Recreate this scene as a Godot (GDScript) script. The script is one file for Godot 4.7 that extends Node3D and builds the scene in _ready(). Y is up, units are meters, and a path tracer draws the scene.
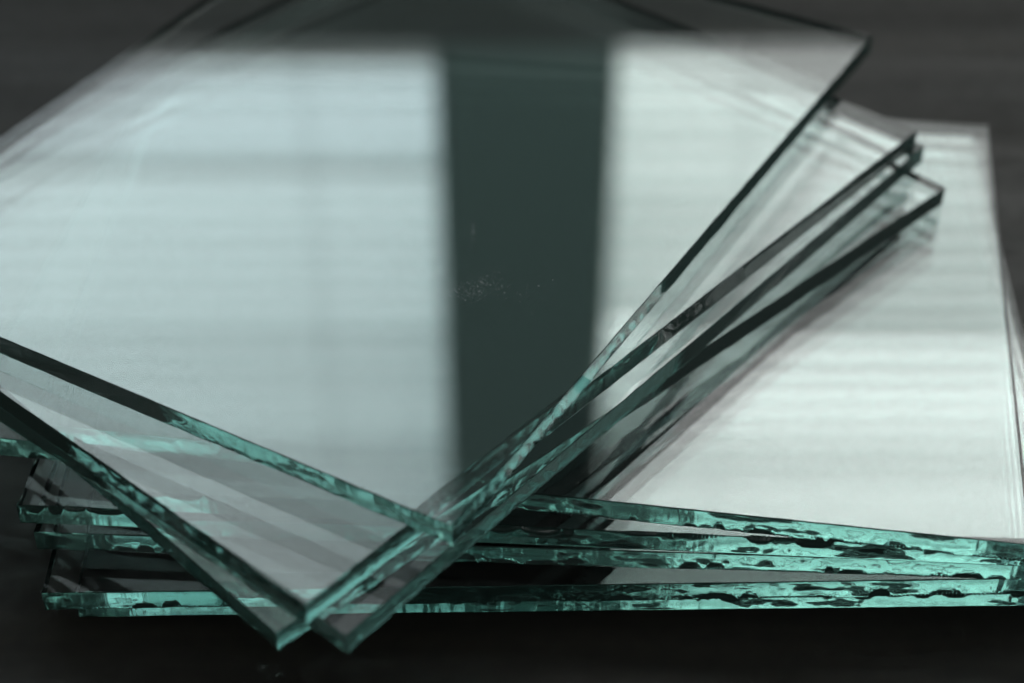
extends Node3D
# A fanned stack of nine cut float-glass panes on a dark table, lit by two windows with venetian blinds
# that stand beyond the table and are mirrored in the glass. Units are metres, lengths of panes in mm.

const MM := 0.001
const PITCH := 4.0      # thickness of a pane and the hair of air under it
const THICK := 3.93

var rng := RandomNumberGenerator.new()
var wobble := FastNoiseLite.new()
var glass_face: StandardMaterial3D
var glass_edge: StandardMaterial3D
var glass_thin: StandardMaterial3D


func _ready() -> void:
	rng.seed = 20417
	wobble.seed = 7
	wobble.noise_type = FastNoiseLite.TYPE_SIMPLEX_SMOOTH
	wobble.frequency = 1.0
	set_camera()
	set_environment()
	make_materials()
	build_table()
	build_wall()
	build_windows()
	build_panes()
	build_dust()


# ---------------------------------------------------------------- camera, light

func set_camera() -> void:
	var cam := Camera3D.new()
	cam.name = "camera"
	var lens := CameraAttributesPhysical.new()
	lens.frustum_focal_length = 63.25           # 21.5 degrees high
	lens.frustum_focus_distance = 0.284
	lens.frustum_near = 0.01
	lens.frustum_far = 50.0
	lens.exposure_aperture = 9.8
	cam.attributes = lens
	add_child(cam)
	cam.position = Vector3(0, 0.21505, 0)
	cam.rotation_degrees = Vector3(-39, 0, 0)
	cam.fov = 21.49
	cam.near = 0.01
	cam.far = 50.0
	cam.current = true


func set_environment() -> void:
	var env := Environment.new()
	env.background_mode = Environment.BG_COLOR
	env.background_color = Color(0.155, 0.162, 0.158).linear_to_srgb()
	env.tonemap_mode = Environment.TONE_MAPPER_LINEAR
	env.tonemap_exposure = 1.0
	env.sdfgi_enabled = true
	env.ssao_enabled = true
	env.ssil_enabled = true
	var we := WorldEnvironment.new()
	we.name = "environment"
	we.environment = env
	add_child(we)


# ---------------------------------------------------------------- helpers

func lin(r: float, g: float, b: float, a := 1.0) -> Color:
	var c := Color(r, g, b).linear_to_srgb()
	c.a = a
	return c


func plain(r: float, g: float, b: float, rough := 0.6) -> StandardMaterial3D:
	var m := StandardMaterial3D.new()
	m.albedo_color = lin(r, g, b)
	m.roughness = rough
	return m


func thing(called: String, label: String, category: String, at := Vector3.ZERO, group := "") -> Node3D:
	var o := Node3D.new()
	o.name = called
	add_child(o, true)
	o.position = at
	o.set_meta("label", label)
	o.set_meta("category", category)
	if group:
		o.set_meta("group", group)
	return o


func put(called: String, mesh: Mesh, mat: Material, parent: Node, at := Vector3.ZERO) -> MeshInstance3D:
	var o := MeshInstance3D.new()
	o.name = called
	o.mesh = mesh
	o.material_override = mat
	o.position = at
	parent.add_child(o, true)
	return o


func box(x: float, y: float, z: float) -> BoxMesh:
	var b := BoxMesh.new()
	b.size = Vector3(x, y, z)
	return b


# ---------------------------------------------------------------- materials

func make_materials() -> void:
	glass_face = StandardMaterial3D.new()
	glass_face.resource_name = "float glass surface"
	glass_face.transparency = BaseMaterial3D.TRANSPARENCY_ALPHA
	glass_face.albedo_color = lin(0.925, 0.982, 0.973, 0.0)
	glass_face.roughness = 0.0
	glass_face.refraction_enabled = true
	glass_face.refraction_scale = 0.052
	glass_thin = StandardMaterial3D.new()
	glass_thin.resource_name = "float glass surface, clear"
	glass_thin.transparency = BaseMaterial3D.TRANSPARENCY_ALPHA
	glass_thin.albedo_color = Color(1, 1, 1, 0.0)
	glass_thin.roughness = 0.0
	glass_edge = glass_face.duplicate()
	glass_edge.resource_name = "green cut glass edge"
	glass_edge.albedo_color = lin(0.31, 0.76, 0.66, 0.10)
	glass_edge.roughness = 0.07
	glass_edge.refraction_scale = 0.15


func table_texture(seed_: int, lo: Color, hi: Color) -> ImageTexture:
	# long streaks along x with fine grain across
	var w := 1024
	var h := 1024
	var a := FastNoiseLite.new()
	a.seed = seed_
	a.frequency = 1.0
	a.fractal_octaves = 4
	var im := Image.create(w, h, false, Image.FORMAT_RGB8)
	for y in h:
		for x in w:
			var n := 0.5 + 0.5 * a.get_noise_3d(x * 0.0025, y * 0.035, 0.0)
			var g := 0.5 + 0.5 * a.get_noise_3d(x * 0.012, y * 0.21, 9.0)
			var s := 0.5 + 0.5 * a.get_noise_3d(x * 0.3, y * 0.3, 20.0)
			im.set_pixel(x, y, lo.lerp(hi, clampf(0.5 + 0.85 * (n - 0.5) + 0.45 * (g - 0.5) + 0.5 * (s - 0.5), 0, 1)))
	im.generate_mipmaps()
	return ImageTexture.create_from_image(im)


# ---------------------------------------------------------------- setting

func build_table() -> void:
	var m := StandardMaterial3D.new()
	m.albedo_texture = table_texture(3, lin(0.009, 0.0082, 0.0068), lin(0.038, 0.032, 0.024))
	m.roughness_texture = table_texture(11, Color(0.3, 0.3, 0.3), Color(0.66, 0.66, 0.66))
	m.roughness = 1.0
	m.metallic_specular = 0.5
	m.uv1_scale = Vector3(1, 1, 1)
	var p := PlaneMesh.new()
	p.size = Vector2(1.4, 1.1)
	var t := put("table_top", p, m, self, Vector3(0, 0, -0.4))
	t.set_meta("kind", "structure")
	t.set_meta("label", "dark brown grey table top with faint streaks")


const WALL_Z := -1.4
const SILL := 0.652
const HEAD := 1.80
const PIER_L := -0.060
const PIER_R := 0.088
const OPEN_W := 0.86

func build_wall() -> void:
	var m := plain(0.62, 0.86, 0.83, 0.9)
	var dado := plain(0.22, 0.24, 0.235, 0.8)      # darker panelling under the windows
	var w := Node3D.new()
	w.name = "wall"
	add_child(w)
	w.set_meta("kind", "structure")
	w.set_meta("label", "shaded room wall with two window openings")
	var d := 0.16
	var z := WALL_Z - d / 2
	var left := PIER_L - OPEN_W
	var right := PIER_R + OPEN_W
	put("apron", box(right - left + 1.6, SILL + 0.75, d), dado, w, Vector3((left + right) / 2, (SILL - 0.75) / 2, z))
	put("lintel", box(right - left + 1.6, 0.4, d), m, w, Vector3((left + right) / 2, HEAD + 0.2, z))
	put("pier", box(PIER_R - PIER_L, HEAD - SILL, d), m, w, Vector3((PIER_L + PIER_R) / 2, (HEAD + SILL) / 2, z))
	put("pier", box(0.8, HEAD - SILL, d), m, w, Vector3(left - 0.4, (HEAD + SILL) / 2, z))
	put("pier", box(0.8, HEAD - SILL, d), m, w, Vector3(right + 0.4, (HEAD + SILL) / 2, z))


func glow(r: float, g: float, b: float, energy: float) -> StandardMaterial3D:
	var m := plain(0.05, 0.05, 0.05, 0.2)
	m.emission_enabled = true
	m.emission = lin(r, g, b)
	m.emission_energy_multiplier = energy
	return m


func build_windows() -> void:
	one_window(PIER_L - OPEN_W / 2, 0.84, 0.07, "daylit window with a low transom to the left of the pier, mirrored in the glass",
		glow(0.80, 0.92, 1.0, 1.35), glow(0.84, 0.95, 1.0, 1.5))
	one_window(PIER_R + OPEN_W / 2, 1.04, 0.012, "daylit window with a higher transom to the right of the pier, mirrored in the glass",
		glow(0.97, 1.0, 0.98, 1.6), glow(0.99, 1.0, 0.98, 3.8))
	blind(PIER_L - OPEN_W / 2, "white venetian blind hanging in the window with the low transom")
	blind(PIER_R + OPEN_W / 2, "white venetian blind hanging in the window with the higher transom")


func one_window(cx: float, rail_y: float, low_f: float, label: String, lower_pane: Material, upper_pane: Material) -> void:
	var z := WALL_Z - 0.11
	var t := thing("window", label, "window", Vector3(cx, SILL, z), "windows behind the table")
	var m := plain(0.32, 0.32, 0.31, 0.5)
	var h := HEAD - SILL
	var f := 0.012
	var ry := rail_y - SILL
	for s in [-1, 1]:
		put("stile", box(f, h - f - low_f - 0.002, 0.04), m, t, Vector3(s * (OPEN_W / 2 - f / 2 - 0.001), (h - f + low_f) / 2, 0))
	put("rail", box(OPEN_W - 0.002, low_f, 0.04), m, t, Vector3(0, low_f / 2 + 0.0005, 0))
	put("rail", box(OPEN_W - 0.002, f, 0.04), m, t, Vector3(0, h - f / 2 - 0.0005, 0))
	put("transom", box(OPEN_W - 2 * f - 0.004, 0.005, 0.010), m, t, Vector3(0, ry, 0))
	var pw := OPEN_W - 2 * f - 0.003
	var y0 := low_f + 0.001
	var y1 := ry - 0.003
	put("lit_pane", box(pw, y1 - y0, 0.006), lower_pane, t, Vector3(0, (y0 + y1) / 2, 0))
	y0 = ry + 0.003
	y1 = h - f - 0.001
	put("lit_pane", box(pw, y1 - y0, 0.006), upper_pane, t, Vector3(0, (y0 + y1) / 2, 0))
	var a := AreaLight3D.new()
	a.name = "window_light"
	a.area_size = Vector2(pw, h - 2 * f)
	a.area_normalize_energy = false
	a.light_color = Color(0.97, 1.0, 0.99)
	a.light_energy = 0.18
	a.shadow_enabled = true
	a.set("area_range", 6.0)
	a.set("area_attenuation", 2.0)
	add_child(a, true)
	a.position = Vector3(cx, SILL + h / 2, z + 0.03)
	a.rotation.y = PI      # an area light shines along its -z


func slat_mesh(w: float) -> ArrayMesh:
	var st := SurfaceTool.new()
	st.begin(Mesh.PRIMITIVE_TRIANGLES)
	var prof := []
	for k in 5:
		var u := -1.0 + k * 0.5
		prof.append(Vector2(u * 0.0125, 0.0016 * (1.0 - u * u)))
	var ring := []
	for p in prof:
		ring.append(p)
	for k in range(4, -1, -1):
		ring.append(prof[k] - Vector2(0, 0.0004))
	for i in ring.size():
		var a: Vector2 = ring[i]
		var b: Vector2 = ring[(i + 1) % ring.size()]
		var p0 := Vector3(-w / 2, a.y, a.x)
		var p1 := Vector3(w / 2, a.y, a.x)
		var p2 := Vector3(w / 2, b.y, b.x)
		var p3 := Vector3(-w / 2, b.y, b.x)
		for v in [p0, p1, p2, p0, p2, p3]:
			st.add_vertex(v)
	for k in 4:
		for s in [-1, 1]:
			var x: float = s * w / 2
			var q := [prof[k], prof[k + 1], prof[k + 1] - Vector2(0, 0.0004), prof[k] - Vector2(0, 0.0004)]
			var order := [0, 1, 2, 0, 2, 3] if s < 0 else [0, 2, 1, 0, 3, 2]
			for j in order:
				st.add_vertex(Vector3(x, q[j].y, q[j].x))
	st.generate_normals()
	return st.commit()


func blind(cx: float, label: String) -> void:
	var t := thing("venetian_blind", label, "blind", Vector3(cx, SILL, WALL_Z - 0.035), "venetian blinds")
	var w := OPEN_W - 0.02
	var white := plain(0.72, 0.73, 0.72, 0.45)
	var h := HEAD - SILL
	var n := int((h - 0.06) / 0.025)
	var mesh := slat_mesh(w)
	put("head_rail", box(w, 0.03, 0.03), white, t, Vector3(0, h - 0.016, 0))
	put("bottom_rail", box(w, 0.012, 0.024), white, t, Vector3(0, 0.007, 0))
	for k in n:
		var s := put("slat", mesh, white, t, Vector3(0, 0.028 + 0.025 * k, 0))
		s.rotation.x = deg_to_rad(17 + rng.randf_range(-4, 4))
		s.rotation.z = rng.randf_range(-0.0015, 0.0015)
	for x in [-0.3, 0.3]:
		put("ladder_cord", box(0.0015, h - 0.045, 0.0015), white, t, Vector3(x, h / 2 - 0.009, 0.0135))


# ---------------------------------------------------------------- glass panes

# One cut edge as a strip of points: s runs along the edge, v from the bottom face to the top face.
# The cut leaves a scored rim with fine teeth, shell-shaped chips below it and slow swells along the length.
const ROWS := [0.0, 0.018, 0.05, 0.1, 0.17, 0.26, 0.37, 0.5, 0.63, 0.74, 0.83, 0.9, 0.95, 0.982, 1.0]

func cut_profile(length: float, step: float, scored_top: bool, plain_break: bool, calm_from: float, tip_at_end: bool) -> Dictionary:
	var n := int(ceil(length / step))
	var ox := rng.randf() * 500.0
	# shells: a chain of unequal scallops, some of them missing
	var shell_from := PackedFloat32Array()
	var shell_to := PackedFloat32Array()
	var shell_deep := PackedFloat32Array()
	var shell_high := PackedFloat32Array()
	var at := rng.randf() * 2.0
	while at < length:
		var w := rng.randf_range(1.2, 6.5)
		shell_from.append(at)
		shell_to.append(at + w)
		shell_deep.append(rng.randf_range(0.08, 0.34) if rng.randf() < 0.75 else 0.02)
		shell_high.append(rng.randf_range(0.14, 0.5))
		at += w + (rng.randf_range(0.0, 1.0) if rng.randf() < 0.8 else rng.randf_range(2.0, 8.0))
	# long straight cuts broke more unevenly than those of the fanned panes
	var fanned := calm_from < 500.0
	var lively := 1.0 if fanned else 1.85
	var out := []
	var lean := PackedFloat32Array()
	var rough := 0.12 if plain_break else 1.0
	var k := 0
	for i in n + 1:
		var s := length * i / n
		while k < shell_from.size() - 1 and s > shell_to[k]:
			k += 1
		var u := (s - shell_from[k]) / (shell_to[k] - shell_from[k])
		var arch := sqrt(maxf(0.0, 1.0 - (2.0 * u - 1.0) * (2.0 * u - 1.0))) if u > 0.0 and u < 1.0 else 0.0
		var busy := smoothstep(-0.35, 0.3, wobble.get_noise_2d(ox + s * 0.06, 77.0))
		# the cut is livelier near the corner where it was started
		var from_tip := length - s if tip_at_end else s
		var calm := smoothstep(calm_from, calm_from + 14.0, from_tip)
		busy *= 1.0 - 0.55 * calm
		var slow := wobble.get_noise_2d(ox + s * 0.03, 31.0) * 0.12
		var base := 0.43 if fanned else lerpf(0.46, 0.375, smoothstep(40.0, 80.0, s))
		lively = (1.0 if fanned else lerpf(0.8, 1.5, smoothstep(40.0, 80.0, s))) * (0.35 + 1.3 * smoothstep(-0.5, 0.5, wobble.get_noise_2d(ox + s * 0.022, 140.0)))
		var tooth := wobble.get_noise_2d(ox + s * 1.5, 50.0)
		var tooth2 := absf(sin(s * 5.0 + 2.0 * wobble.get_noise_2d(ox + s * 0.4, 61.0)))
		var fade := smoothstep(0.0, 1.2, s) * smoothstep(0.0, 1.2, length - s)
		var row := PackedFloat32Array()
		for v0 in ROWS:
			var v: float = v0
			var q := 1.0 - v if scored_top else v     # distance from the scored rim
			var d := 0.05 * wobble.get_noise_2d(ox + s * 0.16, 7.5) * (0.3 + q)
			# the shell is hollowest half way to its rim
			if arch > 0.0:
				var reach := shell_high[k] * arch
				if q < reach:
					var e := q / reach
					d -= shell_deep[k] * (1.0 if fanned else 1.5) * arch * (1.0 - e) * (0.3 + 2.2 * e) * 0.75 * (1.0 - 0.7 * calm)
			# ripples spreading away from the rim
			d += busy * 0.02 * sin(1.9 * s + 7.0 * q * q + ox) * exp(-q * 2.2)
			d += 0.022 * wobble.get_noise_3d(ox + s * 0.3, q * 1.6, 3.0) * busy
			# teeth along the scored rim
			d -= busy * (0.24 * tooth2 + 0.16 * maxf(0.0, tooth)) * smoothstep(0.14, 0.05, q)
			d *= rough
			# arrises taken off
			d -= 0.06 * smoothstep(0.05, 0.0, v) + 0.06 * smoothstep(0.95, 1.0, v)
			row.append(d * fade)
			# how far the break hangs over, as a slope
			var hang := 0.36
			if not plain_break:
				# long flowing ripples, much finer across the edge than along it
				hang = base + slow + lively * 0.17 * wobble.get_noise_2d(ox + s * 0.05, 40.0 + v * 1.2) + lively * 0.10 * wobble.get_noise_2d(ox + s * 0.13 + v * 0.4, 60.0 + v * 1.9)
				hang += 0.05 * wobble.get_noise_2d(ox + s * 0.5, 90.0 + v * 3.0) * busy
				if arch > 0.0 and not fanned and shell_deep[k] > 0.1:
					# a shell turns the break upright within its dome
					hang -= 0.34 * smoothstep(1.0, 0.72, q / maxf(0.02, 1.15 * shell_high[k] * arch))
				hang = lerpf(hang, 0.02, calm)
			lean.append(hang)
		out.append(row)
	return {"rows": out, "lean": lean}


func edge_arrays(a: Vector3, b: Vector3, outward: Vector3, shape: Dictionary) -> Array:
	var prof: Array = shape.rows
	var lean: PackedFloat32Array = shape.lean
	# a to b run along the bottom of the edge
	var cols := prof.size()
	var rows := ROWS.size()
	var pos := PackedVector3Array()
	pos.resize(cols * rows)
	for i in cols:
		var base := a.lerp(b, float(i) / (cols - 1))
		var row: PackedFloat32Array = prof[i]
		for j in rows:
			pos[i * rows + j] = (base + outward * row[j] + Vector3(0, THICK * ROWS[j], 0)) * MM
	var nor := PackedVector3Array()
	nor.resize(cols * rows)
	for i in cols:
		for j in rows:
			var ds := pos[mini(i + 1, cols - 1) * rows + j] - pos[maxi(i - 1, 0) * rows + j]
			var dv := pos[i * rows + mini(j + 1, rows - 1)] - pos[i * rows + maxi(j - 1, 0)]
			var nn := ds.cross(dv).normalized()
			nn = nn if nn.dot(outward) > 0 else -nn
			nor[i * rows + j] = (nn + Vector3.DOWN * lean[i * rows + j]).normalized()
	var idx := PackedInt32Array()
	idx.resize((cols - 1) * (rows - 1) * 6)
	var w := 0
	var flip := (b - a).cross(Vector3.UP).dot(outward) > 0
	for i in cols - 1:
		for j in rows - 1:
			var p := i * rows + j
			var q := p + rows
			var t := [p, p + 1, q, q, p + 1, q + 1] if flip else [p, q, p + 1, q, q + 1, p + 1]
			for e in t:
				idx[w] = e
				w += 1
	var arr := []
	arr.resize(Mesh.ARRAY_MAX)
	arr[Mesh.ARRAY_VERTEX] = pos
	arr[Mesh.ARRAY_NORMAL] = nor
	arr[Mesh.ARRAY_INDEX] = idx
	return arr


func pane(spec: Dictionary) -> Node3D:
	var l: float = spec.l
	var w: float = spec.w
	var turn := deg_to_rad(spec.turn)
	var u := Vector3(cos(turn), 0, -sin(turn))
	var v := Vector3(-sin(turn), 0, -cos(turn))
	var tip := Vector3(spec.tip.x, 0, spec.tip.y)
	var c := (tip + u * l / 2 + v * w / 2) * MM
	c.y = (spec.level * PITCH + (0.03 if spec.level > 0 else 0.02)) * MM
	var root := thing("glass_pane", spec.label, "glass pane", c, spec.group)
	root.rotation.y = turn
	var x := l / 2
	var z := w / 2
	# corners in order round the pane, seen from above: front left, front right, back right, back left
	var cs := [Vector3(-x, 0, z), Vector3(x, 0, z), Vector3(x, 0, -z), Vector3(-x, 0, -z)]
	var outs := [Vector3(0, 0, 1), Vector3(1, 0, 0), Vector3(0, 0, -1), Vector3(-1, 0, 0)]
	var rim_top := PackedVector3Array()
	var rim_low := PackedVector3Array()
	var rim_inner := PackedVector3Array()
	for k in 4:
		var a: Vector3 = cs[k]
		var b: Vector3 = cs[(k + 1) % 4]
		var fine: bool = k == 0 or k == 3
		var prof := cut_profile(a.distance_to(b), (0.22 if spec.has("calm") else 0.13) if fine else 0.5, spec.scored_top, not fine, 900.0 if not spec.has("calm") else 44.0 if k == 3 else spec.calm, k == 3)
		var arr := edge_arrays(a, b, outs[k], prof)
		var m := ArrayMesh.new()
		m.add_surface_from_arrays(Mesh.PRIMITIVE_TRIANGLES, arr)
		put("cut_edge", m, glass_edge, root)
		var rows := ROWS.size()
		var pos: PackedVector3Array = arr[Mesh.ARRAY_VERTEX]
		for i in prof.rows.size() - 1:
			rim_low.append(pos[i * rows])
			var ia: Vector3 = a - Vector3(signf(a.x), 0, signf(a.z)) * 1.5
			var ib: Vector3 = b - Vector3(signf(b.x), 0, signf(b.z)) * 1.5
			rim_inner.append(ia.lerp(ib, float(i) / (prof.rows.size() - 1)) * MM)
			rim_top.append(pos[i * rows + rows - 1])
	var sheet := ArrayMesh.new()
	var pv := PackedVector3Array()
	var pn := PackedVector3Array()
	var pi_ := PackedInt32Array()
	for side in 2:
		var rim := rim_top if side == 1 else rim_low
		var n := Vector3.UP if side == 1 else Vector3.DOWN
		var y := THICK * MM * side
		# a plain rectangle within, and a narrow border that follows the uneven cut
		var first := pv.size()
		for q in rim.size():
			var inner := rim_inner[q]
			inner.y = y
			pv.append(rim[q])
			pv.append(inner)
			pn.append(n)
			pn.append(n)
		var four := pv.size()
		for q in cs:
			var c4: Vector3 = (q - Vector3(signf(q.x), 0, signf(q.z)) * 1.5) * MM
			c4.y = y
			pv.append(c4)
			pn.append(n)
		var tris := [four, four + 1, four + 2, four, four + 2, four + 3]
		for i in rim.size():
			var o0 := first + 2 * i
			var o1 := first + 2 * ((i + 1) % rim.size())
			tris.append_array([o0, o1, o1 + 1, o0, o1 + 1, o0 + 1])
		for i in range(0, tris.size(), 3):
			pi_.append(tris[i])
			pi_.append(tris[i + 2] if side == 1 else tris[i + 1])   # the rim runs anticlockwise seen from above
			pi_.append(tris[i + 1] if side == 1 else tris[i + 2])
	var arr2 := []
	arr2.resize(Mesh.ARRAY_MAX)
	arr2[Mesh.ARRAY_VERTEX] = pv
	arr2[Mesh.ARRAY_NORMAL] = pn
	arr2[Mesh.ARRAY_INDEX] = pi_
	sheet.add_surface_from_arrays(Mesh.PRIMITIVE_TRIANGLES, arr2)
	put("sheet", sheet, glass_thin if spec.get("thin", false) else glass_face, root)
	return root


func build_panes() -> void:
	var low := "panes of the lower stack squared to the table edge"
	var top := "panes of the upper stack fanned corner forward"
	var specs := [
		{"level": 0, "tip": Vector2(-69.0, -195.6), "turn": 0.9, "l": 162.0, "w": 120.0, "scored_top": true, "group": low,
			"label": "lowest clear glass pane, lying flat on the dark table"},
		{"level": 1, "tip": Vector2(-73.4, -193.4), "turn": 1.2, "l": 164.0, "w": 120.0, "scored_top": false, "group": low,
			"label": "clear glass pane second from the table, its front edge farthest forward in the lower stack"},
		{"level": 2, "tip": Vector2(-75.9, -202.8), "turn": -2.5, "l": 165.0, "w": 120.0, "scored_top": false, "group": low,
			"label": "clear glass pane third from the table, in the middle of the lower stack"},
		{"level": 3, "tip": Vector2(-78.4, -204.8), "turn": -3.5, "l": 166.0, "w": 120.0, "scored_top": true, "group": low,
			"label": "clear glass pane fourth from the table, just under the lower stack's skewed top pane"},
		{"level": 4, "tip": Vector2(-88.0, -217.0), "turn": -8.5, "l": 168.5, "w": 119.5, "scored_top": false, "group": low,
			"label": "skewed top glass pane of the lower stack, carrying the fanned panes"},
		{"level": 5, "tip": Vector2(-33.17, -170.83), "turn": 44.1, "l": 160.0, "w": 125.0, "calm": 72.0, "scored_top": false, "group": top,
			"label": "lowest fanned glass pane, its right corner reaching farthest out over the lower stack"},
		{"level": 6, "thin": true, "tip": Vector2(-22.82, -166.89), "turn": 50.6, "l": 160.0, "w": 125.0, "calm": 72.0, "scored_top": false, "group": top,
			"label": "fanned glass pane second from below, its front corner jutting beside the lowest fanned one"},
		{"level": 7, "tip": Vector2(-28.33, -168.75), "turn": 49.0, "l": 160.0, "w": 125.0, "calm": 72.0, "scored_top": true, "group": top,
			"label": "fanned glass pane right under the topmost pane"},
		{"level": 8, "tip": Vector2(-8.42, -179.98), "turn": 59.8, "l": 160.0, "w": 125.0, "calm": 58.0, "scored_top": false, "group": top,
			"label": "topmost dusty glass pane of the whole stack, turned farthest and set back"},
	]
	for s in specs:
		pane(s)


func build_dust() -> void:
	# dry specks on the topmost pane
	var st := SurfaceTool.new()
	st.begin(Mesh.PRIMITIVE_TRIANGLES)
	var y := (8 * PITCH + THICK + 0.03) * MM
	var n := 0
	while n < 760:
		var p := Vector2(-6.0, -236.6)
		if n < 420:
			# a dried wipe mark: specks strung along short curved strokes
			var u := rng.randf()
			p += Vector2(-3.5 + 8.0 * u + rng.randfn(0, 0.9), 1.2 * sin(u * 7.0) - 1.0 * u + 1.8 + rng.randfn(0, 1.5 + u))
		elif n < 480:
			p += Vector2(-0.8, -14.0) + Vector2(rng.randfn(0, 0.45), rng.randfn(0, 2.2))
		elif n < 580:
			p += Vector2(10.0, 3.0) + Vector2(rng.randfn(0, 3.5), rng.randfn(0, 3.5))
		else:
			p = Vector2(rng.randf_range(-75, 50), rng.randf_range(-285, -195))
			if p.y > -185 - absf(p.x + 8) * 0.62:
				continue
		var r := rng.randf_range(0.035, 0.085) * (1.6 if rng.randf() < 0.08 else 1.0)
		var a0 := rng.randf() * TAU
		var c := Vector3(p.x * MM, y, p.y * MM)
		var ring := []
		for k in 5:
			var a := a0 - TAU * k / 5.0
			var rr := r * rng.randf_range(0.5, 1.3) * MM
			ring.append(c + Vector3(cos(a) * rr, 0.0, sin(a) * rr * 0.8))
		var peak := c + Vector3(0, r * 0.7 * MM, 0)
		for k in 5:
			for q in [peak, ring[(k + 1) % 5], ring[k]]:
				st.add_vertex(q)
		n += 1
	st.generate_normals()
	var o := put("dust", st.commit(), plain(0.62, 0.66, 0.68, 0.9), self)
	o.set_meta("kind", "stuff")
	o.set_meta("label", "pale dust specks on the topmost glass pane")
	o.set_meta("category", "dust")
